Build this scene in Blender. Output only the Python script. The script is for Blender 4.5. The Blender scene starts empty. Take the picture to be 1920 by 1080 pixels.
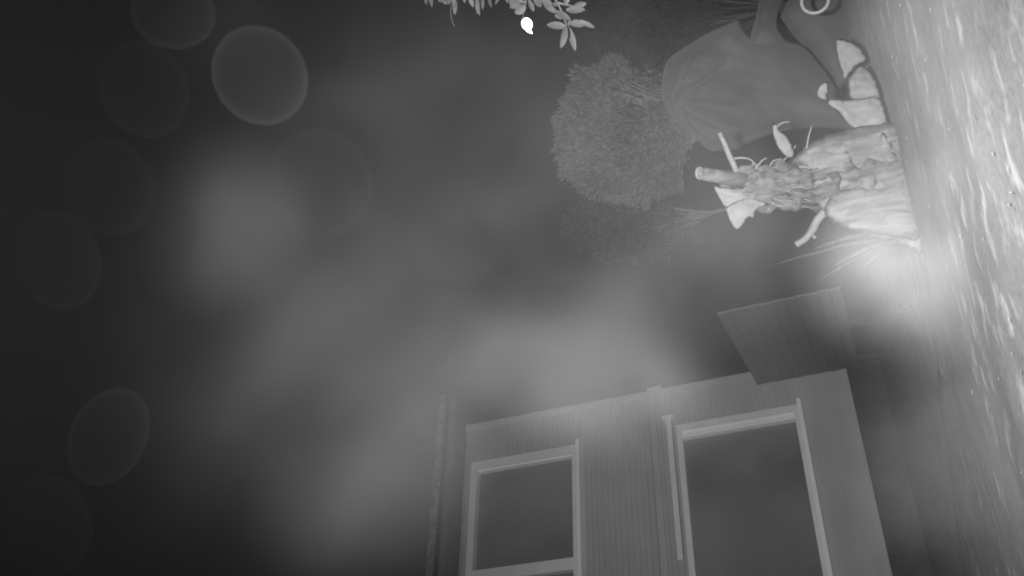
import bpy, math, random
from mathutils import Vector, Matrix, noise
from mathutils.geometry import delaunay_2d_cdt

random.seed(7)
S = bpy.context.scene
COL = S.collection
R = math.radians

# ------------------------------------------------------------------ camera
# The night camera lies on its side: world "up" is the left of the picture.
F, PITCH, ROLL, CAMH = 1800.0, R(18.5), R(-13.2), 0.16
fwd = Vector((0, math.cos(PITCH), math.sin(PITCH)))
r0 = Vector((1, 0, 0)); u0 = r0.cross(fwd)
RT = math.cos(ROLL)*r0 + math.sin(ROLL)*u0        # to the right when standing upright
UP = -math.sin(ROLL)*r0 + math.cos(ROLL)*u0       # up when standing upright
CAM = Vector((0, 0, CAMH))
cam_d = bpy.data.cameras.new('camera'); cam = bpy.data.objects.new('camera', cam_d); COL.objects.link(cam)
M3 = Matrix((-UP, RT, -fwd)).transposed()
cam.matrix_world = Matrix.Translation(CAM) @ M3.to_4x4()
cam_d.sensor_width = 36; cam_d.lens = 36*F/1920
cam_d.clip_start = 0.02; cam_d.clip_end = 3000
S.camera = cam

def ray(x, y): return fwd + RT*((540-y)/F) + UP*((960-x)/F)
def P(x, y, d): return CAM + ray(x, y)*d
def ground(x, y, z=0.0):
    r = ray(x, y); return CAM + r*((z-CAMH)/r.z)

# ------------------------------------------------------------------ world, lamp, exposure
w = bpy.data.worlds.new("World"); S.world = w; w.use_nodes = True
nt = w.node_tree; nt.nodes.clear()
out = nt.nodes.new('ShaderNodeOutputWorld'); bg = nt.nodes.new('ShaderNodeBackground')
sky = nt.nodes.new('ShaderNodeTexSky'); sky.sky_type = 'NISHITA'; sky.sun_disc = False
sky.sun_elevation = R(-3); sky.sun_rotation = R(200)
bw = nt.nodes.new('ShaderNodeRGBToBW')
nt.links.new(sky.outputs[0], bw.inputs[0]); nt.links.new(bw.outputs[0], bg.inputs[0])
bg.inputs[1].default_value = 0.08
nt.links.new(bg.outputs[0], out.inputs[0])
# the night camera's own infrared illuminator, a little beside its lens
ld = bpy.data.lights.new('infrared_illuminator', 'SPOT'); lamp = bpy.data.objects.new('infrared_illuminator', ld)
COL.objects.link(lamp)
LP = CAM + RT*0.05 + Vector((0, 0, 0.16)) - fwd*0.02
lamp.location = LP
aim = P(1340, 590, 4.0)
lamp.rotation_euler = (aim-LP).to_track_quat('-Z', 'Y').to_euler()
ld.energy = 1100; ld.spot_size = R(68); ld.spot_blend = 1.0; ld.shadow_soft_size = 0.03
ld.color = (1, 1, 1)
S.view_settings.view_transform = 'Standard'; S.view_settings.look = 'None'
S.view_settings.exposure = 0; S.view_settings.gamma = 1
S.cycles.volume_bounces = 0
S.cycles.max_bounces = 4
S.cycles.transparent_max_bounces = 64
S.cycles.volume_step_rate = 1.5
S.cycles.volume_max_steps = 64
S.cycles.filter_width = 1.9

# ------------------------------------------------------------------ materials (the camera sees infrared: all greys)
def g(v): return (v, v, v, 1)
def mat(name, lo, hi, scale=(8, 8, 8), rough=0.7, bump=0.0, bscale=None, detail=6, island=0.0, spec=0.3, contrast=(0.3, 0.7), transl=0.0):
    m = bpy.data.materials.new(name); m.use_nodes = True
    n = m.node_tree.nodes; l = m.node_tree.links
    b = n['Principled BSDF']; b.inputs['Roughness'].default_value = rough
    b.inputs['Specular IOR Level'].default_value = spec
    tc = n.new('ShaderNodeNewGeometry'); mp = n.new('ShaderNodeMapping')
    mp.inputs['Scale'].default_value = scale
    l.new(tc.outputs['Position'], mp.inputs[0])
    t = n.new('ShaderNodeTexNoise'); t.inputs['Scale'].default_value = 1; t.inputs['Detail'].default_value = detail
    l.new(mp.outputs[0], t.inputs['Vector'])
    cr = n.new('ShaderNodeValToRGB')
    cr.color_ramp.elements[0].position = contrast[0]; cr.color_ramp.elements[1].position = contrast[1]
    cr.color_ramp.elements[0].color = g(lo); cr.color_ramp.elements[1].color = g(hi)
    if island > 0:
        mx = n.new('ShaderNodeMix'); mx.data_type = 'FLOAT'; mx.inputs[0].default_value = island
        l.new(t.outputs['Fac'], mx.inputs[2]); l.new(tc.outputs['Random Per Island'], mx.inputs[3])
        l.new(mx.outputs[0], cr.inputs[0])
    else:
        l.new(t.outputs['Fac'], cr.inputs[0])
    l.new(cr.outputs[0], b.inputs['Base Color'])
    if 'cloth' in name: b.inputs['Sheen Weight'].default_value = .04; b.inputs['Sheen Roughness'].default_value = .6
    if bump:
        bp = n.new('ShaderNodeBump'); bp.inputs['Strength'].default_value = 0.6; bp.inputs['Distance'].default_value = bump
        if bscale:
            t2 = n.new('ShaderNodeTexNoise'); t2.inputs['Scale'].default_value = bscale; t2.inputs['Detail'].default_value = 5
            l.new(tc.outputs['Position'], t2.inputs['Vector']); l.new(t2.outputs['Fac'], bp.inputs['Height'])
        else:
            l.new(t.outputs['Fac'], bp.inputs['Height'])
        l.new(bp.outputs[0], b.inputs['Normal'])
    if transl:
        o = n['Material Output']; tr = n.new('ShaderNodeBsdfTranslucent'); ms = n.new('ShaderNodeMixShader')
        l.new(cr.outputs[0], tr.inputs[0]); ms.inputs[0].default_value = transl
        l.new(b.outputs[0], ms.inputs[1]); l.new(tr.outputs[0], ms.inputs[2]); l.new(ms.outputs[0], o.inputs[0])
    return m

M = {
 'siding': mat('painted_siding', .40, .46, (2, 2, 5), .6, .002),
 'trim': mat('white_trim', .86, .9, (5, 5, 5), .5),
 'trimgrey': mat('grey_trim', .7, .78, (5, 5, 5), .5),
 'glass': mat('dark_window_glass', .13, .24, (1.0, 1.0, 1.0), .3, spec=.5),
 'roof': mat('roof_shingle', .1, .2, (12, 12, 12), .9, .01),
 'found': mat('foundation_concrete', .05, .08, (6, 6, 6), .9, .004),
 'soil': mat('dark_lawn', .11, .18, (9, 9, 9), .95, .01),
 'cover': mat('cover_cloth', .018, .025, (9, 9, 5), .8, .003, 60, spec=.1),
 'darkcloth': mat('dark_cloth', .028, .036, (10, 10, 10), .8, .003, spec=.1),
 'foliage': mat('fine_foliage', .048, .08, (6, 6, 6), .6, island=.4, transl=.25, spec=.1),
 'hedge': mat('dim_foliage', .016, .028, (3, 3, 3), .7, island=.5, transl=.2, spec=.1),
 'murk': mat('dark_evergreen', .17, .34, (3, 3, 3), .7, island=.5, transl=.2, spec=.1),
 'twig': mat('twig_bark', .06, .11, (30, 30, 30), .8),
 'leaf': mat('glossy_leaf', .05, .105, (30, 30, 30), .5, island=.5, transl=.2, spec=.15),
 'stump': mat('fibrous_stump', .026, .066, (70, 70, 14), .85, .004, contrast=(.35, .65), spec=.1),
 'sheath': mat('dry_leaf_sheath', .048, .084, (55, 55, 9), .75, .004, contrast=(.36, .64), spec=.1),
 'stalk': mat('cut_stalk', .06, .09, (60, 60, 12), .7, spec=.1),
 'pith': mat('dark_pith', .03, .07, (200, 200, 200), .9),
 'dry': mat('dry_leaf', .065, .09, (45, 45, 16), .7, .002, spec=.1),
 'blade': mat('grass_blade', .008, .014, (45, 45, 16), .7, spec=.1),
 'wood': mat('weathered_board', .15, .17, (6, 6, 50), .85, .003),
 'box': mat('dark_box', .09, .12, (6, 6, 6), .7),
 'metal': mat('pale_metal', .10, .13, (40, 40, 40), .5, spec=.2),
 'fibre': mat('dry_fibre', .03, .075, (50, 50, 20), .8, island=.6, spec=.1),
 'darktrim': mat('dull_trim', .10, .14, (5, 5, 5), .6),
 'crumb': mat('pale_crumb', .045, .085, (30, 30, 30), .8, island=.7, spec=.1),
 'stone': mat('stone_step', .03, .05, (7, 7, 7), .9, .006),
}
# paving: rough pale surface with frost-white worn streaks
def paving():
    m = bpy.data.materials.new('worn_paving'); m.use_nodes = True
    n = m.node_tree.nodes; l = m.node_tree.links; b = n['Principled BSDF']
    b.inputs['Roughness'].default_value = .8; b.inputs['Specular IOR Level'].default_value = .2
    geo = n.new('ShaderNodeNewGeometry')
    def nz(scale, sc, det=6, rot=0):
        mp = n.new('ShaderNodeMapping'); mp.inputs['Scale'].default_value = scale; mp.inputs['Rotation'].default_value = (0, 0, rot)
        t = n.new('ShaderNodeTexNoise'); t.inputs['Scale'].default_value = sc; t.inputs['Detail'].default_value = det
        l.new(geo.outputs['Position'], mp.inputs[0]); l.new(mp.outputs[0], t.inputs['Vector']); return t.outputs['Fac']
    a = nz((1, .6, 1), 12, 8); c = nz((.7, 1, 1), 24, 12, R(-24)); e = nz((.5, 1, 1), 5, 3, R(-24)); d = nz((1, 1, 1), 120, 4)
    def ramp(src, p0, p1, v0, v1):
        r = n.new('ShaderNodeValToRGB'); r.color_ramp.elements[0].position = p0; r.color_ramp.elements[1].position = p1
        r.color_ramp.elements[0].color = g(v0); r.color_ramp.elements[1].color = g(v1); l.new(src, r.inputs[0]); return r.outputs[0]
    base = ramp(a, .3, .7, .08, .105); patch0 = ramp(c, .53, .66, 0, 1); pm = ramp(e, .42, .6, 0, 1)
    pk = n.new('ShaderNodeMath'); pk.operation = 'MULTIPLY'; l.new(patch0, pk.inputs[0]); l.new(pm, pk.inputs[1]); patch = pk.outputs[0]; fine = ramp(d, .35, .65, .85, 1.1)
    mx = n.new('ShaderNodeMix'); mx.data_type = 'RGBA'
    l.new(patch, mx.inputs[0]); l.new(base, mx.inputs[6]); mx.inputs[7].default_value = g(.2)
    mu = n.new('ShaderNodeMix'); mu.data_type = 'RGBA'; mu.blend_type = 'MULTIPLY'; mu.inputs[0].default_value = 1
    l.new(mx.outputs[2], mu.inputs[6]); l.new(fine, mu.inputs[7]); l.new(mu.outputs[2], b.inputs['Base Color'])
    bp = n.new('ShaderNodeBump'); bp.inputs['Strength'].default_value = .5; bp.inputs['Distance'].default_value = .0025
    l.new(c, bp.inputs['Height']); l.new(bp.outputs[0], b.inputs['Normal'])
    return m
M['paving'] = paving()

# ------------------------------------------------------------------ helpers
class MB:
    def __init__(s): s.v = []; s.f = []
    def add(s, vs, fs):
        k = len(s.v); s.v += [tuple(v) for v in vs]; s.f += [tuple(i+k for i in f) for f in fs]
    def box(s, o, ax, ay, az):
        o = Vector(o)
        vs = [o, o+ax, o+ax+ay, o+ay]; vs += [v+az for v in vs]
        s.add(vs, [(0,3,2,1),(4,5,6,7),(0,1,5,4),(1,2,6,5),(2,3,7,6),(3,0,4,7)])
    def tube(s, pts, rad, n=10, wob=0.0, cap=True, seed=0):
        pts = [Vector(p) for p in pts]; N = len(pts); rings = []
        prev = None
        for i, p in enumerate(pts):
            t = (pts[min(i+1, N-1)]-pts[max(i-1, 0)]).normalized()
            if prev is None:
                a = t.orthogonal().normalized()
            else:
                a = (prev - t*prev.dot(t)).normalized()
            prev = a; b = t.cross(a)
            rr = rad[i] if hasattr(rad, '__len__') else rad
            ring = []
            for k in range(n):
                q = a*math.cos(2*math.pi*k/n)+b*math.sin(2*math.pi*k/n)
                f = 1 + (wob*noise.noise(q*1.7+p*40+Vector((seed, 0, 0))) if wob else 0)
                ring.append(p+q*rr*f)
            rings.append(ring)
        vs = [v for r in rings for v in r]; fs = []
        for i in range(N-1):
            for k in range(n):
                fs.append((i*n+k, i*n+(k+1)%n, (i+1)*n+(k+1)%n, (i+1)*n+k))
        if cap:
            fs.append(tuple(range(n-1, -1, -1))); fs.append(tuple((N-1)*n+k for k in range(n)))
        s.add(vs, fs)
    def build(s, name, m, parent=None, smooth=False):
        me = bpy.data.meshes.new(name); me.from_pydata(s.v, [], s.f); me.update()
        if smooth:
            me.polygons.foreach_set('use_smooth', [True]*len(me.polygons))
        o = bpy.data.objects.new(name, me); COL.objects.link(o)
        if m: me.materials.append(m)
        if parent:
            o.parent = parent
            if parent.parent is None: o.matrix_parent_inverse = parent.matrix_basis.inverted()
        return o
def tag(o, label=None, cat=None, group=None, kind=None):
    for k, v in (('label', label), ('category', cat), ('group', group), ('kind', kind)):
        if v: o[k] = v
    return o
def empty(name, loc, label, cat, group=None):
    o = bpy.data.objects.new(name, None); COL.objects.link(o); o.location = loc; o.empty_display_size = .05
    return tag(o, label, cat, group)
def smoothpath(pts, k=6):
    out = []; n = len(pts)
    for i in range(n-1):
        p0, p1, p2, p3 = pts[max(i-1, 0)], pts[i], pts[i+1], pts[min(i+2, n-1)]
        for j in range(k):
            t = j/k
            out.append(tuple(.5*((2*b)+(-a+c)*t+(2*a-5*b+4*c-d)*t*t+(-a+3*b-3*c+d)*t**3) for a, b, c, d in zip(p0, p1, p2, p3)))
    out.append(tuple(pts[-1])); return out
def seg_d(p, a, b):
    ab = (b[0]-a[0], b[1]-a[1]); L = ab[0]**2+ab[1]**2
    t = 0 if L == 0 else max(0, min(1, ((p[0]-a[0])*ab[0]+(p[1]-a[1])*ab[1])/L))
    return math.hypot(p[0]-a[0]-t*ab[0], p[1]-a[1]-t*ab[1])
def inside(p, poly):
    c = False; n = len(poly)
    for i in range(n):
        a, b = poly[i], poly[i-1]
        if (a[1] > p[1]) != (b[1] > p[1]) and p[0] < (b[0]-a[0])*(p[1]-a[1])/(b[1]-a[1])+a[0]: c = not c
    return c
def body(poly, D, front, back, step=8, dmax=None, shape=None, smooth_outline=True, mb=None):
    """A solid rounded body whose silhouette is poly (measured across its own plane) and whose thickness is front + back metres."""
    if smooth_outline:
        poly = smoothpath(poly+[poly[0]], 4)[:-1]
    xs = [p[0] for p in poly]; ys = [p[1] for p in poly]
    pts = list(poly); nb = len(poly)
    x = min(xs)+step/2; r = 0
    while x < max(xs):
        y = min(ys)+(step/2 if r % 2 else 0)
        while y < max(ys):
            q = (x+random.uniform(-.15, .15)*step, y+random.uniform(-.15, .15)*step)
            if inside(q, poly) and min(seg_d(q, poly[i], poly[i-1]) for i in range(nb)) > step*.45: pts.append(q)
            y += step
        x += step*.87; r += 1
    edges = [(i, (i+1) % nb) for i in range(nb)]
    v2, _, f2, *_ = delaunay_2d_cdt([Vector(p) for p in pts], edges, [], 1, 1e-6)
    dist = [min(seg_d(p, poly[i], poly[i-1]) for i in range(nb)) for p in v2]
    dm = dmax or max(dist)
    def prof(d): t = min(1, d/dm); return math.sqrt(max(0, 1-(1-t)**2))
    N = len(v2); vs = []
    for p, d in zip(v2, dist):
        k = prof(d); o = front*k + (shape(p[0], p[1])*min(1, d/(dm*.25)) if shape else 0)
        vs.append(P(p[0], p[1], D-o))
    bi = {}
    for i, (p, d) in enumerate(zip(v2, dist)):
        if d < 1e-4: bi[i] = i
        else:
            bi[i] = len(vs); vs.append(P(p[0], p[1], D+back*prof(d)+(0 if not shape else -shape(p[0], p[1])*min(1, d/(dm*.25))*(1 if front < .01 else 0))))
    fs = [tuple(f) for f in f2] + [tuple(bi[i] for i in reversed(f)) for f in f2]
    mb = mb or MB(); mb.add(vs, fs); return mb

# ------------------------------------------------------------------ the setting: ground, paving
E = [ground(x, y) for x, y in ((1600, -400), (1660, 200), (1690, 330), (1725, 480), (1757, 740), (1790, 1000))]
E[0] = Vector((2.5, 2.25, 0))
E += [Vector((-3, 4.6, 0)), Vector((-9, 7.5, 0))]
mb = MB(); mb.add([(-300, -300, -.035), (300, -300, -.035), (300, 600, -.035), (-300, 600, -.035)], [(0, 1, 2, 3)])
tag(mb.build('lawn', M['soil']), kind='structure')
mb = MB()
edge = []
for i in range(len(E)-1):
    for k in range(14):
        p = E[i].lerp(E[i+1], k/14); edge.append(Vector((p.x, p.y+.012*noise.noise(p*9), 0)))
n = len(edge)
near = [Vector((p.x*1.0, -3, 0)) for p in edge]
rows = 60; vs = []
for j in range(rows+1):
    t = j/rows
    for a, b in zip(edge, near):
        p = a.lerp(b, t)
        z = .006*noise.noise(p*5)+.004*noise.noise(p*17) - (0.01*(1-min(1, j/1.0)))
        vs.append((p.x, p.y, z))
fs = []
for j in range(rows):
    for i in range(n-1):
        fs.append((j*n+i, j*n+i+1, (j+1)*n+i+1, (j+1)*n+i))
k = len(vs); vs += [(p.x, p.y, -.05) for p in edge]
fs += [(i+1, i, k+i, k+i+1) for i in range(n-1)]
mb.add(vs, fs); tag(mb.build('paving', M['paving'], smooth=True), kind='structure')

cm = MB(); random.seed(31)
for i in range(90):
    cl = random.choice([(.05, .95), (-.2, 1.1), (.2, 1.3), (-.35, 1.35), (.12, 1.7), (-.1, .8), (.25, .9)])
    x, y = (random.uniform(-.9, .5), random.uniform(.7, 2.1)) if i % 2 else (random.gauss(cl[0], .09), random.gauss(cl[1], .06))
    if y > 2.05: continue
    c = Vector((x, y, .004)); a = random.uniform(-.7, .2); L_ = random.uniform(.0015, .004)*(2 if random.random() < .1 else 1); W_ = random.uniform(.0012, .003); h_ = random.uniform(.0006, .0018)
    d = Vector((math.cos(a), math.sin(a), 0)); e = Vector((-d.y, d.x, 0))
    cm.add([c-d*L_, c-d*L_*.2+e*W_, c+d*L_, c-e*W_*.8, c+Vector((0, 0, h_))+d*L_*random.uniform(-.4, .4)], [(1, 0, 4), (2, 1, 4), (3, 2, 4), (0, 3, 4)])
tag(cm.build('crumbs', M['crumb']), 'pale crumbs and flecks scattered over the worn paving', 'crumbs', kind='stuff')

# ------------------------------------------------------------------ house (wall frame: s runs left along the wall, o stands out of it)
YAW = R(-140); A = Vector((math.cos(YAW), math.sin(YAW), 0)); NRM = Vector((-A.y, A.x, 0))
if NRM.y > 0: NRM = -NRM
W0 = P(1050, 772, 11); W0.z = 0
def W(s, z, o=0.0): return W0+A*s+NRM*o+Vector((0, 0, z))
Z = Vector((0, 0, 1))
house = empty('house', W(3, 0), 'pale two storey house clad in narrow horizontal boards, seen at its corner', 'house')
def wbox(mb, s0, s1, z0, z1, o0, o1): mb.box(W(s0, z0, o0), A*(s1-s0), NRM*(o1-o0), Z*(z1-z0))
ZB, ZT, L, DEP = .30, 4.62, 7.0, 7.0
w1 = (.50, 3.10, 3.26, 4.50); w2 = (.48, 3.2, .86, 2.10)
sid = MB(); pitch = .062; z = ZB
while z < ZT:
    z1 = min(z+pitch, ZT); zm = (z+z1)/2; cuts = [(0, L)]
    for (a, b, c, d) in (w1, w2):
        if c+.02 < zm < d-.02: cuts = [(0, a+.02), (b-.02, L)]
    for (a, b) in cuts:
        vs = [W(a, z, .026), W(b, z, .026), W(b, z1, .004), W(a, z1, .004), W(a, z, .002), W(b, z, .002)]
        sid.add(vs, [(0, 1, 2, 3), (4, 5, 1, 0)])
    vs = [W(0, z, 0)-A*.026, W(0, z, 0)-A*.026-NRM*DEP, W(0, z1, 0)-A*.004-NRM*DEP, W(0, z1, 0)-A*.004, W(0, z, 0)-A*.002, W(0, z, 0)-A*.002-NRM*DEP]
    sid.add(vs, [(0, 1, 2, 3), (4, 5, 1, 0)])
    z = z1
sid.build('wall', M['siding'], house)
core = MB(); wbox(core, L, .02, ZB, ZT, -DEP, -.16); core.build('inner_wall', M['box'], house)
f_ = MB(); wbox(f_, -.0, L, -.3, ZB, -DEP, .0); f_.build('foundation', M['found'], house)
c_ = MB(); wbox(c_, -.035, .05, ZB, ZT, -.06, .03); wbox(c_, -.035, .05, ZB, ZB+.03, .03, .04); c_.build('corner_board', M['siding'], house)
b_ = MB(); wbox(b_, .05, L, 2.33, 2.40, .014, .035); b_.build('belt_board', M['siding'], house)
a_ = MB(); wbox(a_, .36, 1.95, 2.16, 2.215, .016, .07); wbox(a_, .34, .37, 2.13, 2.26, .016, .08); a_.build('awning_cassette', M['trimgrey'], house)
def window(rect, name, mull, fw, stile_r):
    s0, s1, z0, z1 = rect
    m = MB()
    wbox(m, s0-.02, s0+fw, z0-.02, z1+.02, -.05, .045)
    wbox(m, s1-fw, s1+.02, z0-.02, z1+.02, -.05, .045)
    wbox(m, s0+fw, s1-fw, z1-fw*.75, z1+.02, -.05, .045)
    wbox(m, s0+fw, s1-fw, z0-.02, z0+fw*.5, -.05, .045)
    fr = m.build('window', M['trimgrey'], house)
    p = MB(); wbox(p, s0+fw, s1-fw, z0+fw*.4, z1-fw*.7, -.07, -.045); p.build('pane', M['glass'], fr)
    q = MB()
    for s in mull:
        mu = MB(); wbox(mu, s, s+.13, z0+fw*.5, z1-fw*.75, -.045, .03); mu.build('mullion', M['trimgrey'], fr)
    wbox(q, s0+fw, s0+fw+stile_r, z0+fw*.5, z1-fw*.75, -.044, .02)
    q.build('sash', M['trim'], fr)  # white colour stands in for light caught by the right jamb reveal
    si = MB(); wbox(si, s0-.06, s1+.06, z0-.06, z0-.02, .0, .09); si.build('sill', M['trim'], fr)
window(w1, 'upper', [1.76], .08, .02)
window(w2, 'lower', [2.3], .055, .075)
# eave, gutter and roof
OV = .32
e_ = MB(); wbox(e_, -.25, L+.3, ZT, ZT+.03, -.1, OV); e_.build('soffit', M['darktrim'], house)
e_ = MB(); wbox(e_, -.27, L+.3, ZT-.01, ZT+.07, OV, OV+.025); e_.build('fascia', M['darktrim'], house)
rf = MB(); h = 1.7
a0, a1 = W(-.3, ZT+.12, OV+.04), W(L+.3, ZT+.12, OV+.04)
r_0, r_1 = W(-.3, ZT+.12+h, -DEP/2), W(L+.3, ZT+.12+h, -DEP/2)
b0, b1 = W(-.3, ZT+.12, -DEP-.35), W(L+.3, ZT+.12, -DEP-.35)
t = Z*.09
rf.add([a0, a1, r_1, r_0, b0, b1, a0+t, a1+t, r_1+t, r_0+t, b0+t, b1+t],
       [(0,1,2,3),(3,2,5,4),(6,9,8,7),(9,10,11,8),(0,6,7,1),(4,5,11,10),(0,3,9,6),(3,4,10,9),(1,7,8,2),(2,8,11,5)])
rf.build('roof', M['roof'], house)
gb = MB()
for s in (0, L): gb.add([W(s, ZT, 0), W(s, ZT, -DEP), W(s, ZT+h*.98, -DEP/2)], [(0, 1, 2)])
gb.build('gable', M['siding'], house)
br = MB(); wbox(br, -.05, .03, 2.24, 2.40, .03, .07); br.build('corner_block', M['siding'], house)

# boarded screen running from the house corner towards the camera
zt = 1.21
B = ray(1420, 722); Bp = CAM+B*((zt-CAMH)/B.z)
a_ = ray(1345, 590); Ap = CAM+a_*((zt-CAMH)/a_.z)
fn = empty('board_screen', (Bp.x, Bp.y, 0), 'weathered boarded garden screen with a straight top edge beside the house corner', 'screen')
dr = Vector((Ap.x-Bp.x, Ap.y-Bp.y, 0)); ln = dr.length; dr.normalize(); nn = Vector((-dr.y, dr.x, 0))
if nn.dot(Vector((Bp.x, Bp.y, 0))) < 0: nn = -nn
b0 = Vector((Bp.x, Bp.y, 0)); m = MB(); z = .17; k = 0
while z < zt-.02:
    hh = min(.093, zt-z)
    m.box(b0+nn*(.004*(k % 2))+Z*z, dr*ln, nn*.02, Z*(hh-.001)); z += .095; k += 1
m.build('board_panel', M['wood'], fn)
for q in (.02, ln*.5):
    m = MB(); m.box(b0+dr*q+nn*.03-Z*.05, dr*.06, nn*.06, Z*(zt-.02)); m.build('post', M['found'], fn)

# ------------------------------------------------------------------ covered kettle barbecue
D = 3.0
gr_loc = ground(1612, 165, -.035)
bbq = empty('covered_barbecue', P(1615, 170, D), 'round barbecue under a grey fabric cover, pleated at its rounded top', 'barbecue')
ap = (1264, 186)
def pleat(x, y):
    dx, dy = x-ap[0], y-ap[1]; r = math.hypot(dx, dy); a = math.atan2(dy, dx)
    f = math.exp(-((r-35)/95)**2) if r > 35 else r/35
    v = .022*f*noise.noise(Vector((math.cos(a)*3.2, math.sin(a)*3.2, r*.002)))+.012*f*noise.noise(Vector((math.cos(a)*8, math.sin(a)*8, 4)))
    v += .030*noise.noise(Vector((x*.006+y*.004, y*.018-x*.006, 3)))+.016*noise.noise(Vector((x*.012+y*.01, y*.03-x*.012, 9)))
    for (an, Lc, dp, wd) in ((-52, 60, .010, 5), (-27, 130, .012, 7), (-6, 110, .008, 6), (14, 150, .011, 7), (38, 95, .012, 6), (62, 60, .009, 5)):
        c_, s_ = math.cos(R(an)), math.sin(R(an)); al = dx*c_+dy*s_; pe = -dx*s_+dy*c_+.0012*al*al*(1 if an % 4 else -1)
        if 0 < al < Lc: v -= dp*math.exp(-(pe/wd)**2)*min(1, al/15)*(1-al/Lc)**.5*1.3
    return v*1.5
dome = [(1240,180),(1241,150),(1247,122),(1262,103),(1292,82),(1330,60),(1362,46),(1384,37),(1393,52),(1405,68),(1418,72),(1438,70),(1460,70),(1480,78),(1510,89),(1537,120),(1556,143),(1572,172),(1597,205),(1625,215),(1640,240),(1600,243),(1520,240),(1470,246),(1439,255),(1405,268),(1378,281),(1350,284),(1330,282),(1300,256),(1272,232),(1250,206)]
body(dome, D, .13, .16, 5, 40, pleat).build('cover', M['cover'], bbq, True)
flap = [(1404,80),(1410,55),(1418,28),(1424,0),(1428,-40),(1485,-44),(1470,-5),(1458,30),(1460,55),(1478,82),(1490,110),(1450,130),(1415,115)]
body(flap, D-.03, .06, .05, 6, 26, pleat).build('shelf_cover', M['cover'], bbq, True)
dk = [(1462,30),(1500,-30),(1570,-40),(1590,60),(1600,150),(1620,200),(1570,170),(1530,110),(1490,70)]
body(dk, D+.17, .08, .08, 10).build('lower_cover', M['darkcloth'], bbq, True)

# pale ring hanging beside the barbecue
rg = MB(); c = P(1528, 2, 2.5); e1 = RT; e2 = UP; pts = []
rr = 22.5/F*2.5
pts = [c+e1*rr*math.cos(2*math.pi*i/40)+e2*rr*math.sin(2*math.pi*i/40)+fwd*.012*math.sin(2*math.pi*i/40) for i in range(41)]
rg.tube(pts, 3.4/F*2.5, 8, cap=False)
cc = pts[0]; rg.tube([cc, cc+RT*.05+Z*.02, cc+RT*.15+Z*.03], .003, 6)
tag(rg.build('metal_ring', M['metal'], None, True), 'pale metal ring hanging beside the covered barbecue', 'ring')

# ------------------------------------------------------------------ foliage builders
def leafquad(mb, p, d, up, Lw, Wd, fold=.25):
    d = d.normalized(); s = d.cross(up)
    if s.length < 1e-4: s = d.orthogonal()
    s.normalize(); nrm = s.cross(d)
    vs = [p, p+d*Lw*.45+s*Wd-nrm*0, p+d*Lw, p+d*Lw*.45-s*Wd, p+d*Lw*.5+nrm*Wd*fold]
    mb.add(vs, [(0, 1, 4), (1, 2, 4), (2, 3, 4), (3, 0, 4)])
def rnd(): 
    while True:
        v = Vector((random.uniform(-1, 1), random.uniform(-1, 1), random.uniform(-1, 1)))
        if v.length < 1: return v
def bush(name, label, group, cpx, D, ax, ay, az, basepx, nleaf, L, Wd, m, seed, nst=30, lump=.12, cat='shrub', stem=.004, square=False, gap=None):
    random.seed(seed)
    c = P(cpx[0], cpx[1], D); k = D/F; base = P(basepx[0], basepx[1], D)
    flat = Vector((fwd.x, fwd.y, 0)).normalized()
    gp = Vector((base.x, base.y, -.035))
    root = empty(name, gp, label, cat, group)
    mb = MB()
    for i in range(nleaf):
        v = rnd(); r = v.length; v.normalize()
        r = r**.35
        if square: v = v/((abs(v.x)**2.4+abs(v.y)**2.4+abs(v.z)**2.4)**(1/2.4))
        if gap:
            gx, gy = cpx[0]-v.x*ax*r, cpx[1]-v.y*ay*r
            if ((gx-gap[0])/gap[2])**2+((gy-gap[1])/gap[3])**2+.5*noise.noise(Vector((gx*.06, gy*.06, 2))) < 1 and random.random() < .9: continue
        lumpf = 1+lump*noise.noise(v*2.3+Vector((seed, 0, 0)))+lump*.5*noise.noise(v*6+Vector((0, seed, 0)))
        p = c+(UP*v.x*ax*k+RT*v.y*ay*k+flat*v.z*az*k)*r*lumpf
        d = (p-base).normalized()*.8+rnd()*.75
        leafquad(mb, p, d, rnd(), L*random.uniform(.6, 1.3), Wd*random.uniform(.7, 1.3))
    mb.build('foliage', m, root)
    sb = MB()
    for i in range(nst):
        v = rnd().normalized(); e = c+(UP*v.x*ax*k+RT*v.y*ay*k+flat*v.z*az*k)*.92
        mid = base.lerp(e, .5)+rnd()*.03
        sb.tube([base+rnd()*.02, mid, e], [stem, stem*.8, stem*.4], 5)
    sb.tube([gp, gp.lerp(base, .5)+rnd()*.01, base], [stem*5, stem*4, stem*3], 8)
    sb.build('stem', M['twig'], root)
    return root
bush('dome_shrub', 'rounded dome of fine feathery foliage rising behind the covered barbecue', None, (1172, 252), 4.3, 112, 126, 120, (1330, 225), 24000, .034, .005, M['foliage'], 3, 110, .26, square=True, gap=(1215, 165, 46, 48))
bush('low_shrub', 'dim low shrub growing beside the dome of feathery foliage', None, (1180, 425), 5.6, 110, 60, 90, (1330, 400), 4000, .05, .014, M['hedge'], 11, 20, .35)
bush('dark_bush', 'dim broad bush in the background behind the hanging leaves', None, (1230, 20), 7.0, 125, 120, 150, (1480, 10), 7000, .07, .02, M['hedge'], 23, 30, .2)

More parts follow.
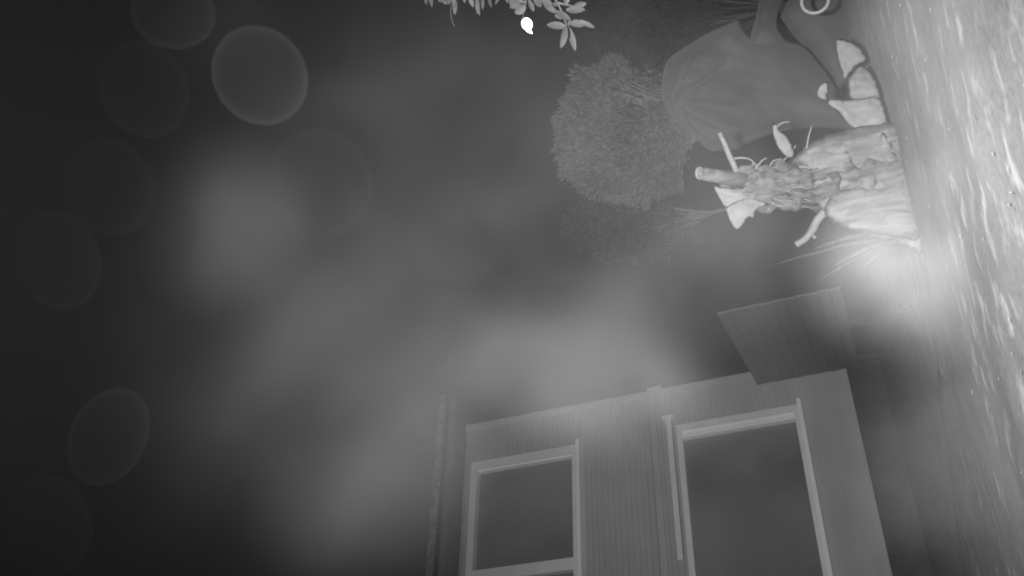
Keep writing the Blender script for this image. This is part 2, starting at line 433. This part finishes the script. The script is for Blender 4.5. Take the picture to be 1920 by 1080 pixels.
# hanging leafy branch at the right of the upright view
random.seed(5)
br = empty('leafy_branch', P(1010, -60, 2.4), 'overhanging branch with clusters of slim oval leaves around the bright lamp', 'branch')
DB = 2.4; k = DB/F
def px(x, y, d=0): return P(x, y, DB+d)
tw = MB()
for path in ([(1000,-90),(1020,-30),(1045,5),(1060,40),(1062,52)], [(1045,5),(1075,12)], [(1000,-90),(990,-30),(985,10)], [(1000,-90),(930,-60),(890,-20),(880,0)], [(930,-60),(850,-30),(835,0)], [(1000,-90),(960,-20),(950,5)]):
    q = smoothpath(path, 5); tw.tube([px(*p) for p in q], [.0035*(1-.6*i/len(q)) for i in range(len(q))], 6)
tw.tube([px(*p) for p in smoothpath([(848,5),(845,22),(848,40),(853,50)], 5)], .0008, 5)
tw.build('twig', M['twig'], br, True)
def lf(mb, x0, y0, x1, y1, wpx, cup=.3, dz=0):
    a = px(x0, y0, dz); b = px(x1, y1, dz+random.uniform(-.02, .02)); d = b-a; Ln = d.length; d.normalize()
    s = d.cross(fwd+rnd()*.6).normalized(); nr = s.cross(d)
    if nr.dot(fwd) > 0: nr = -nr
    N = 8; vs = []; wd = wpx*k/2
    for i in range(N+1):
        t = i/N; ww = wd*math.sin(math.pi*min(1, t*.92+.06))**.75*(1 if i < N else .05)
        cpt = a+d*Ln*t+nr*(cup*Ln*.25*math.sin(math.pi*t)); 
        vs += [cpt-s*ww+nr*wd*.35, cpt, cpt+s*ww+nr*wd*.35]
    off = len(vs); vs += [Vector(v)-nr*.0006 for v in vs]; fs = []
    for i in range(N):
        q = i*3
        for c in (0, 1):
            fs.append((q+c, q+c+1, q+c+4, q+c+3)); fs.append((off+q+c+3, off+q+c+4, off+q+c+1, off+q+c))
    mb.add(vs, fs)
LV = [ # explicit leaves of the clusters seen in the photograph
 (1062,52,1025,48,15),(1060,50,1050,92,13),(1064,50,1078,97,13),(1065,42,1095,50,12),(1085,38,1115,52,9),(1062,20,1098,20,15),(1050,10,1022,14,13),
 (1045,25,1020,8,11),(1040,22,1070,40,14),(1060,10,1062,-25,14),(1075,12,1100,5,12),(1035,15,1010,-5,14),(1062,30,1040,30,12),(1062,48,1085,38,9),
 (985,5,950,2,9),(985,10,965,25,18),(975,0,955,15,16),(990,0,1000,22,10),(1000,-5,1015,12,12),(945,-8,958,8,9),
 (880,-10,888,14,9),(895,-10,900,30,8),(905,-8,905,20,7),(915,-8,922,16,6),(890,-12,895,28,6),(855,0,853,29,9),(850,-10,852,14,8),
 (830,-14,838,8,14),(820,-14,826,6,9),(805,-16,810,15,8),(797,-12,800,10,7),(870,-15,872,6,8),(845,-12,840,10,10),(935,-12,928,10,7),(1020,-20,1030,-2,14)]
for l_ in LV:
    m = MB(); lf(m, *l_, cup=random.uniform(.1, .6), dz=random.uniform(-.05, .05)); m.build('leaf', M['leaf'], br, True)
for i in range(60):
    cx = random.choice([(1040, -30), (985, -40), (890, -35), (835, -35), (1080, -40)])
    x = cx[0]+random.uniform(-25, 25); y = cx[1]+random.uniform(-25, 10); a = random.uniform(-.9, .9)
    m = MB(); lf(m, x, y, x+28*math.sin(a), y+28*math.cos(a), random.uniform(8, 13), .3, random.uniform(-.1, .12)); m.build('leaf', M['leaf'], br, True)
# small glowing bulb among the leaves
bm_ = bpy.data.materials.new('glowing_bulb'); bm_.use_nodes = True
em = bm_.node_tree.nodes.new('ShaderNodeEmission'); em.inputs[0].default_value = g(1); em.inputs[1].default_value = 6
bm_.node_tree.links.new(em.outputs[0], bm_.node_tree.nodes['Material Output'].inputs[0])
lamp_e = empty('hanging_bulb', P(988, 45, 2.5), 'small glowing white bulb hanging among the branch leaves', 'lamp')
def lathe(mb, c, axis, prof, n=16):
    axis = axis.normalized(); a = axis.orthogonal().normalized(); b = axis.cross(a); vs = []; N = len(prof)
    for t, r in prof:
        for i in range(n): vs.append(c+axis*t+(a*math.cos(2*math.pi*i/n)+b*math.sin(2*math.pi*i/n))*r)
    fs = [(i*n+j, i*n+(j+1) % n, (i+1)*n+(j+1) % n, (i+1)*n+j) for i in range(N-1) for j in range(n)]
    fs += [tuple(range(n-1, -1, -1)), tuple((N-1)*n+j for j in range(n))]
    mb.add(vs, fs)
k5 = 2.5/F
axis = P(996, 60, 2.5)-P(988, 45, 2.5)
m = MB(); lathe(m, P(988, 45, 2.5), axis, [(11.5*k5*math.sin(t), max(.0002, 10*k5*math.cos(t))) for t in [i*math.pi/12-math.pi/2 for i in range(13)]])
m.build('bulb', bm_, lamp_e, True)
m = MB(); m.tube([P(988, 54, 2.5), P(993, 58, 2.5), P(998, 63, 2.5)], [4*k5, 3.5*k5, .5*k5], 8); m.build('bulb_tip', bm_, lamp_e, True)  # glowing tail stands in for a reflection beside the bulb
m = MB(); lathe(m, P(981, 33, 2.5), axis, [(0, 4*k5), (5*k5, 5*k5)]); m.tube([P(981, 33, 2.5), P(982, 5, 2.46), P(990, -30, 2.42)], .0012, 6)
m.build('socket', M['twig'], lamp_e, True)

# ------------------------------------------------------------------ the cut back plant stump
random.seed(9)
D = 2.18
sp = empty('plant_stump', P(1705, 340, D), 'cut back plant stump with pale papery leaf bases and a hollow cut stem', 'stump')
k = D/F
def q(x, y, d=0): return P(x, y, D+d)
# fibrous core
m = MB(); path = smoothpath([(1352,338),(1385,346),(1430,352),(1480,350),(1530,348),(1600,340),(1690,338)], 10)
rad = [ (15 if p[0] < 1352 else 15+(p[0]-1352)*.42 if p[0] < 1410 else 39+(p[0]-1410)*.11)*k for p in path]
m.tube([q(*p) for p in path], rad, 26, .55, True, 3)
m.build('core', M['stump'], sp, True)
# fibres and knobs on the core
m = MB()
for i in range(70):
    x = random.uniform(1360, 1500); half = 24+(x-1360)*.15; y = 350+random.uniform(-1, 1)*half
    dz = -math.sqrt(max(0, 1-((y-350)/half)**2))*half*k
    pts = []; 
    for j in range(6):
        pts.append(q(x+j*random.uniform(8, 18), y+random.uniform(-3, 3)+j*random.uniform(-1.5, 1.5), dz-.004+random.uniform(-.003, .004)))
    m.tube(pts, random.uniform(1.2, 3.2)*k, 5)
m.build('fibre', M['fibre'], sp, True)
for (x, y, r) in ((1470,386,7),(1441,391,4),(1462,380,5),(1478,388,6),(1420,384,4),(1390,330,5)):
    pr = [(r*k*math.sin(t), max(.0001, r*k*math.cos(t))) for t in [i*math.pi/8-math.pi/2 for i in range(9)]]
    m = MB(); lathe(m, q(x, y, -.01), RT, pr, 10); m.build('bud', M['stalk'], sp, True)
# hollow cut stem
m = MB(); ax_ = (q(1312, 325, -.03)-q(1350, 338, .0))
m.tube([q(1395, 340, -.035), q(1355, 332, -.035), q(1318, 326, -.045)], [15*k, 13*k, 11.5*k], 16, .15)
st_ = m.build('cut_stem', M['stump'], sp, True)
m = MB(); c = q(1312, 325, -.052)
ring = [c+(UP*math.cos(t)*.7+RT*math.sin(t)-fwd*math.cos(t)*.5)*9.5*k for t in [i*math.pi/10 for i in range(21)]]
m.tube(ring, 3.2*k, 8, .3, False); m.build('cut_rim', M['stalk'], st_, True)
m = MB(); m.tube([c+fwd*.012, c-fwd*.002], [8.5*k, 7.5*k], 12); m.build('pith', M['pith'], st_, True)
# stalks
def stalk(name, pts, rads, wob=.2, mt='stalk', dz=-.02):
    m = MB(); pp = smoothpath(pts, 6); n = len(pp)
    rr = [ (rads[0]+(rads[-1]-rads[0])*i/(n-1))*k for i in range(n)]
    m.tube([q(p[0], p[1], dz) for p in pp], rr, 10, wob); return m.build(name, M[mt], sp, True)
stalk('side_shoot', [(1349,249),(1358,268),(1366,288),(1375,308),(1382,325)], [4.5, 6])
sh = stalk('side_shoot', [(1492,459),(1508,449),(1522,433),(1534,412),(1546,398)], [6, 8.5], dz=-.03)
m = MB(); m.tube([q(1520, 437, -.03), q(1526, 443, -.033), q(1529, 447, -.034)], [2*k, 2.5*k, 3.5*k], 8); m.build('bud', M['stalk'], sh, True)
for pts in ([(1454,242),(1462,233),(1472,229),(1481,229)], [(1510,292),(1515,262),(1519,246),(1522,236)], [(1372,298),(1392,296),(1408,300),(1422,314)], [(1402,330),(1410,318),(1412,305)], [(1415,318),(1428,302),(1438,296)], [(1455,315),(1470,300),(1484,286),(1492,272)], [(1440,318),(1450,302),(1465,298)]):
    stalk('fibre_strand', pts, [2.2, 1.0], .1)
# leaves and sheaths
def wr(ax, ay, amp, s): return lambda x, y: amp*noise.noise(Vector((x*ax, y*ay, s)))+amp*.5*noise.noise(Vector((x*ax*2.5, y*ay*2.5, s+5)))
def cr(amp, s, ang=0.0):
    ca, sa = math.cos(ang), math.sin(ang)
    def f(x, y):
        u, v = x*ca+y*sa, -x*sa+y*ca
        a = noise.noise(Vector((u*.007, v*.045, s))); b = noise.noise(Vector((u*.015, v*.1, s+7))); c = noise.noise(Vector((u*.05, v*.07, s+3)))
        return amp*((1-2.4*abs(a))+.6*(1-2.4*abs(b))+.25*c)
    return f
def ragged(poly, a=2.0):
    pp = smoothpath(poly+[poly[0]], 6)[:-1]
    return [(x+a*noise.noise(Vector((x*.15, y*.15, 1)))*2, y+a*noise.noise(Vector((x*.15, y*.15, 8)))*2) for x, y in pp]
def sheath(name, poly, dz, fr, bk, w=None, mt='sheath', step=6, dmax=None):
    return body(poly, D+dz, fr, bk, step, dmax, w).build(name, M[mt], sp, True)
body(ragged([(1488,298),(1508,276),(1540,258),(1590,242),(1640,234),(1690,236),(1712,300),(1722,380),(1724,446),(1680,444),(1625,436),(1575,424),(1545,402),(1530,370),(1512,345),(1498,322)]), D+.01, .055, .05, 5, 45, cr(.011, 1, -.25), False).build('leaf_sheath', M['sheath'], sp, True)
body(ragged([(1520,352),(1528,326),(1560,312),(1600,318),(1650,300),(1700,300),(1716,380),(1700,420),(1620,408),(1560,402),(1532,385)]), D-.035, .022, .03, 5, 22, cr(.009, 2, -.35), False).build('leaf_sheath', M['sheath'], sp, True)
body(ragged([(1546,402),(1548,378),(1565,362),(1605,350),(1650,352),(1700,340),(1724,400),(1724,448),(1680,446),(1620,436),(1575,424)]), D-.055, .026, .03, 5, 24, cr(.010, 4, -.15), False).build('leaf_sheath', M['sheath'], sp, True)
body(ragged([(1600,428),(1640,420),(1700,416),(1730,440),(1728,475),(1680,452),(1640,444)]), D-.03, .012, .012, 5, 12, cr(.006, 5), False).build('leaf_sheath', M['sheath'], sp, True)
body(ragged([(1650,256),(1660,250),(1676,285),(1696,335),(1700,385),(1686,380),(1664,320),(1652,285)]), D-.05, .008, .012, 5, 10, cr(.005, 6), False).build('leaf_sheath', M['sheath'], sp, True)
sheath('dead_leaf', [(1448,224),(1455,233),(1464,246),(1478,258),(1488,278),(1488,294),(1474,293),(1458,275),(1451,256),(1449,240)], -.03, .002, .002, wr(.04, .04, .004, 6), 'dry', 5)
sheath('dead_leaf', [(1331,341),(1345,350),(1375,352),(1400,360),(1405,378),(1376,388),(1360,388),(1350,372)], -.03, .003, .002, wr(.03, .06, .007, 7), 'dry', 5)
sheath('dead_leaf', [(1360,392),(1372,382),(1400,372),(1432,378),(1440,384),(1418,392),(1413,410),(1404,408),(1384,429),(1372,420)], -.045, .003, .002, wr(.03, .06, .007, 8), 'dry', 5)
sheath('dead_leaf', [(1530,176),(1540,158),(1551,151),(1553,168),(1556,186),(1610,186),(1645,182),(1662,215),(1665,260),(1620,248),(1590,232),(1570,210),(1548,190),(1540,188)], .03, .006, .006, wr(.02, .05, .014, 9), 'dry', 6)
sheath('dead_leaf', [(1590,150),(1615,122),(1640,150),(1650,185),(1600,186),(1592,168)], .06, .008, .008, wr(.02, .05, .008, 11), 'sheath', 6)
for (x0, y0, x1, y1, wd) in ((1665,436,1520,470,7),(1680,446,1500,486,6),(1690,450,1560,500,9),(1690,452,1530,530,5),(1680,448,1440,500,4),(1690,455,1600,520,8)):
    m = MB(); N = 12; vs = []
    dz = random.uniform(-.02, .1)
    for i in range(N+1):
        t = i/N; x = x0+(x1-x0)*t; y = y0+(y1-y0)*t-8*math.sin(math.pi*t); ww = wd*math.sin(math.pi*(.15+.85*t))**.8+.3
        c = q(x, y, dz+.05*t*t); vs += [c-RT*ww*k/2, c-fwd*.002, c+RT*ww*k/2]
    o_ = len(vs); vs += [v+fwd*.0008 for v in vs]; fs = []
    for i in range(N):
        for c in (0, 1):
            a = i*3+c; fs += [(a, a+1, a+4, a+3), (o_+a+3, o_+a+4, o_+a+1, o_+a)]
    m.add(vs, fs); m.build('dead_blade', M['blade'], sp, True)

# loose pale leaf lying against the paving edge
tag(body([(1567,72),(1585,74),(1612,88),(1624,108),(1622,118),(1606,124),(1585,149),(1578,130),(1570,98)], 2.35, .004, .003, 6, None, wr(.03, .05, .008, 12)).build('dry_leaf', M['dry'], None, True),
    'pale curled dry leaf propped near the foot of the covered barbecue', 'leaf')
m = MB(); pp = smoothpath([(1708,490),(1716,520),(1721,545),(1718,566),(1706,579),(1692,585),(1681,583)], 6)
m.tube([P(p[0], p[1], 2.0) for p in pp], [.006-.003*i/len(pp) for i in range(len(pp))], 8, .2)
tag(m.build('curled_tendril', M['blade'], None, True), 'thin hooked dry tendril curling up at the paving edge', 'tendril')

# ------------------------------------------------------------------ mist, blur discs of droplets, haze
def volmat(name, dens, kind, seed=0):
    m = bpy.data.materials.new(name); m.use_nodes = True; n = m.node_tree.nodes; l = m.node_tree.links; n.clear()
    o = n.new('ShaderNodeOutputMaterial'); v = n.new('ShaderNodeVolumePrincipled'); v.inputs['Color'].default_value = g(.95)
    l.new(v.outputs[0], o.inputs['Volume'])
    tc = n.new('ShaderNodeTexCoord'); ln = n.new('ShaderNodeVectorMath'); ln.operation = 'LENGTH'; l.new(tc.outputs['Object'], ln.inputs[0])
    mr = n.new('ShaderNodeMapRange'); mr.interpolation_type = 'SMOOTHSTEP'; l.new(ln.outputs['Value'], mr.inputs[0])
    mul = n.new('ShaderNodeMath'); mul.operation = 'MULTIPLY'
    if kind == 'mist':
        mr.inputs[1].default_value = .0; mr.inputs[2].default_value = 1; mr.inputs[3].default_value = 1; mr.inputs[4].default_value = 0
        geo = n.new('ShaderNodeNewGeometry')
        tx = n.new('ShaderNodeTexNoise'); tx.noise_dimensions = '4D'; tx.inputs['W'].default_value = seed*.9; tx.inputs['Scale'].default_value = 6.5; tx.inputs['Detail'].default_value = 3.5
        tx.inputs['Distortion'].default_value = .5
        l.new(geo.outputs['Position'], tx.inputs['Vector'])
        m2 = n.new('ShaderNodeMapRange'); m2.inputs[1].default_value = .36; m2.inputs[2].default_value = .66; m2.inputs[3].default_value = .4; m2.inputs[4].default_value = 1.45
        l.new(tx.outputs['Fac'], m2.inputs[0])
        l.new(mr.outputs[0], mul.inputs[0]); l.new(m2.outputs[0], mul.inputs[1])
    else:
        mr.inputs[1].default_value = .85; mr.inputs[2].default_value = .98; mr.inputs[3].default_value = .1; mr.inputs[4].default_value = 2.2  # denser rim shapes the bright edge of an out-of-focus disc of light
        l.new(mr.outputs[0], mul.inputs[0]); mul.inputs[1].default_value = 1
    k = n.new('ShaderNodeMath'); k.operation = 'MULTIPLY'; k.inputs[1].default_value = dens
    l.new(mul.outputs[0], k.inputs[0]); l.new(k.outputs[0], v.inputs['Density'])
    return m
def ball(name, x, y, D, rx, ry, rz, m, rot=0):
    mb = MB(); lathe(mb, Vector((0, 0, 0)), Vector((0, 0, 1)), [(math.sin(t), max(.001, math.cos(t))) for t in [i*math.pi/16-math.pi/2 for i in range(17)]], 28)
    o = mb.build(name, m, None, True); k = D/F
    o.matrix_world = Matrix.Translation(P(x, y, D)) @ M3.to_4x4() @ Matrix.Rotation(rot, 4, 'Z') @ Matrix.Diagonal((rx*k, ry*k, rz*k, 1))
    return o
MIST = [ # x, y, D, rx, ry, rz, density, roll
 (1110, 715, 1.0, 330, 170, 190, .36, -.25), (1190, 600, 1.1, 220, 130, 130, .22, -.5), (900, 640, 1.1, 380, 150, 150, .15, .3),
 (420, 420, 1.0, 210, 230, 180, .16, .3), (520, 690, 1.0, 330, 200, 180, .10, .8), (720, 880, 1.0, 360, 240, 200, .15, .7), (1690, 500, 1.3, 240, 220, 170, 1.7, 0), (1310, 490, 1.1, 320, 210, 150, .21, 0), (1400, 250, 1.0, 430, 330, 150, .21, 0), (330, 20, 1.0, 280, 160, 150, .13, 0),
 (1780, 210, .9, 340, 480, 220, .56, 0), (1000, 450, 1.0, 1000, 900, 300, .085, 0), (1780, 820, 1.3, 240, 460, 150, .40, 0), (480, 720, .95, 520, 560, 200, .05, 0)]
for i, (x, y, d, rx, ry, rz, dn, ro) in enumerate(MIST):
    tag(ball('mist', x, y, d, rx, ry, rz, volmat('mist_puff', dn, 'mist', i), ro), 'thin drifting patch of pale mist', 'mist', kind='stuff')
DROPS = [(488, 142, .62, 88, 95, .05, .5), (325, 25, .62, 78, 66, .05, 0), (205, 818, .6, 68, 96, .025, -.35), (95, 985, .6, 70, 95, .024, 0.3), (112, 488, .6, 70, 96, .02, 0.2), (862, 432, .6, 95, 95, .007, 0), (600, 345, .6, 100, 105, .008, 0), (272, 168, .6, 80, 92, .012, 0.2), (205, 350, .6, 78, 95, .010, .3)]
LB = ['large faint round water droplet drifting in the air, clearest ring of them all', 'faint water droplet drifting at the edge of the picture beside the clearest ring',
      'faint tall oval water droplet drifting in the darkness beyond the eave', 'dim oval water droplet drifting lowest in the dark corner', 'very dim oval water droplet drifting in the dark band at the edge',
      'barely visible round water droplet drifting between the house and the hanging leaves', 'barely visible round water droplet drifting beside the drifting mist', 'very dim oval water droplet overlapping between the two clearest droplet rings',
      'very dim oval water droplet drifting between the dark band and the pale mist patch']
for (x, y, d, rx, ry, dn, ro), lb in zip(DROPS, LB):
    tag(ball('water_droplet', x, y, d, rx, ry, (rx+ry)/2, volmat('droplet', dn, 'drop'), ro), lb, 'droplet', 'droplets drifting in the air')  # hollow shells shaped like the lens blur of tiny lit droplets
hz = MB(); hz.box((-14, -4, -1.1), Vector((26, 0, 0)), Vector((0, 26, 0)), Vector((0, 0, 9.5)))
hm = bpy.data.materials.new('haze_air'); hm.use_nodes = True; n = hm.node_tree.nodes; n.clear()
o = n.new('ShaderNodeOutputMaterial'); v = n.new('ShaderNodeVolumePrincipled'); v.inputs['Color'].default_value = g(.95); v.inputs['Density'].default_value = .0003
hm.node_tree.links.new(v.outputs[0], o.inputs['Volume'])
tag(hz.build('haze', hm), kind='stuff')
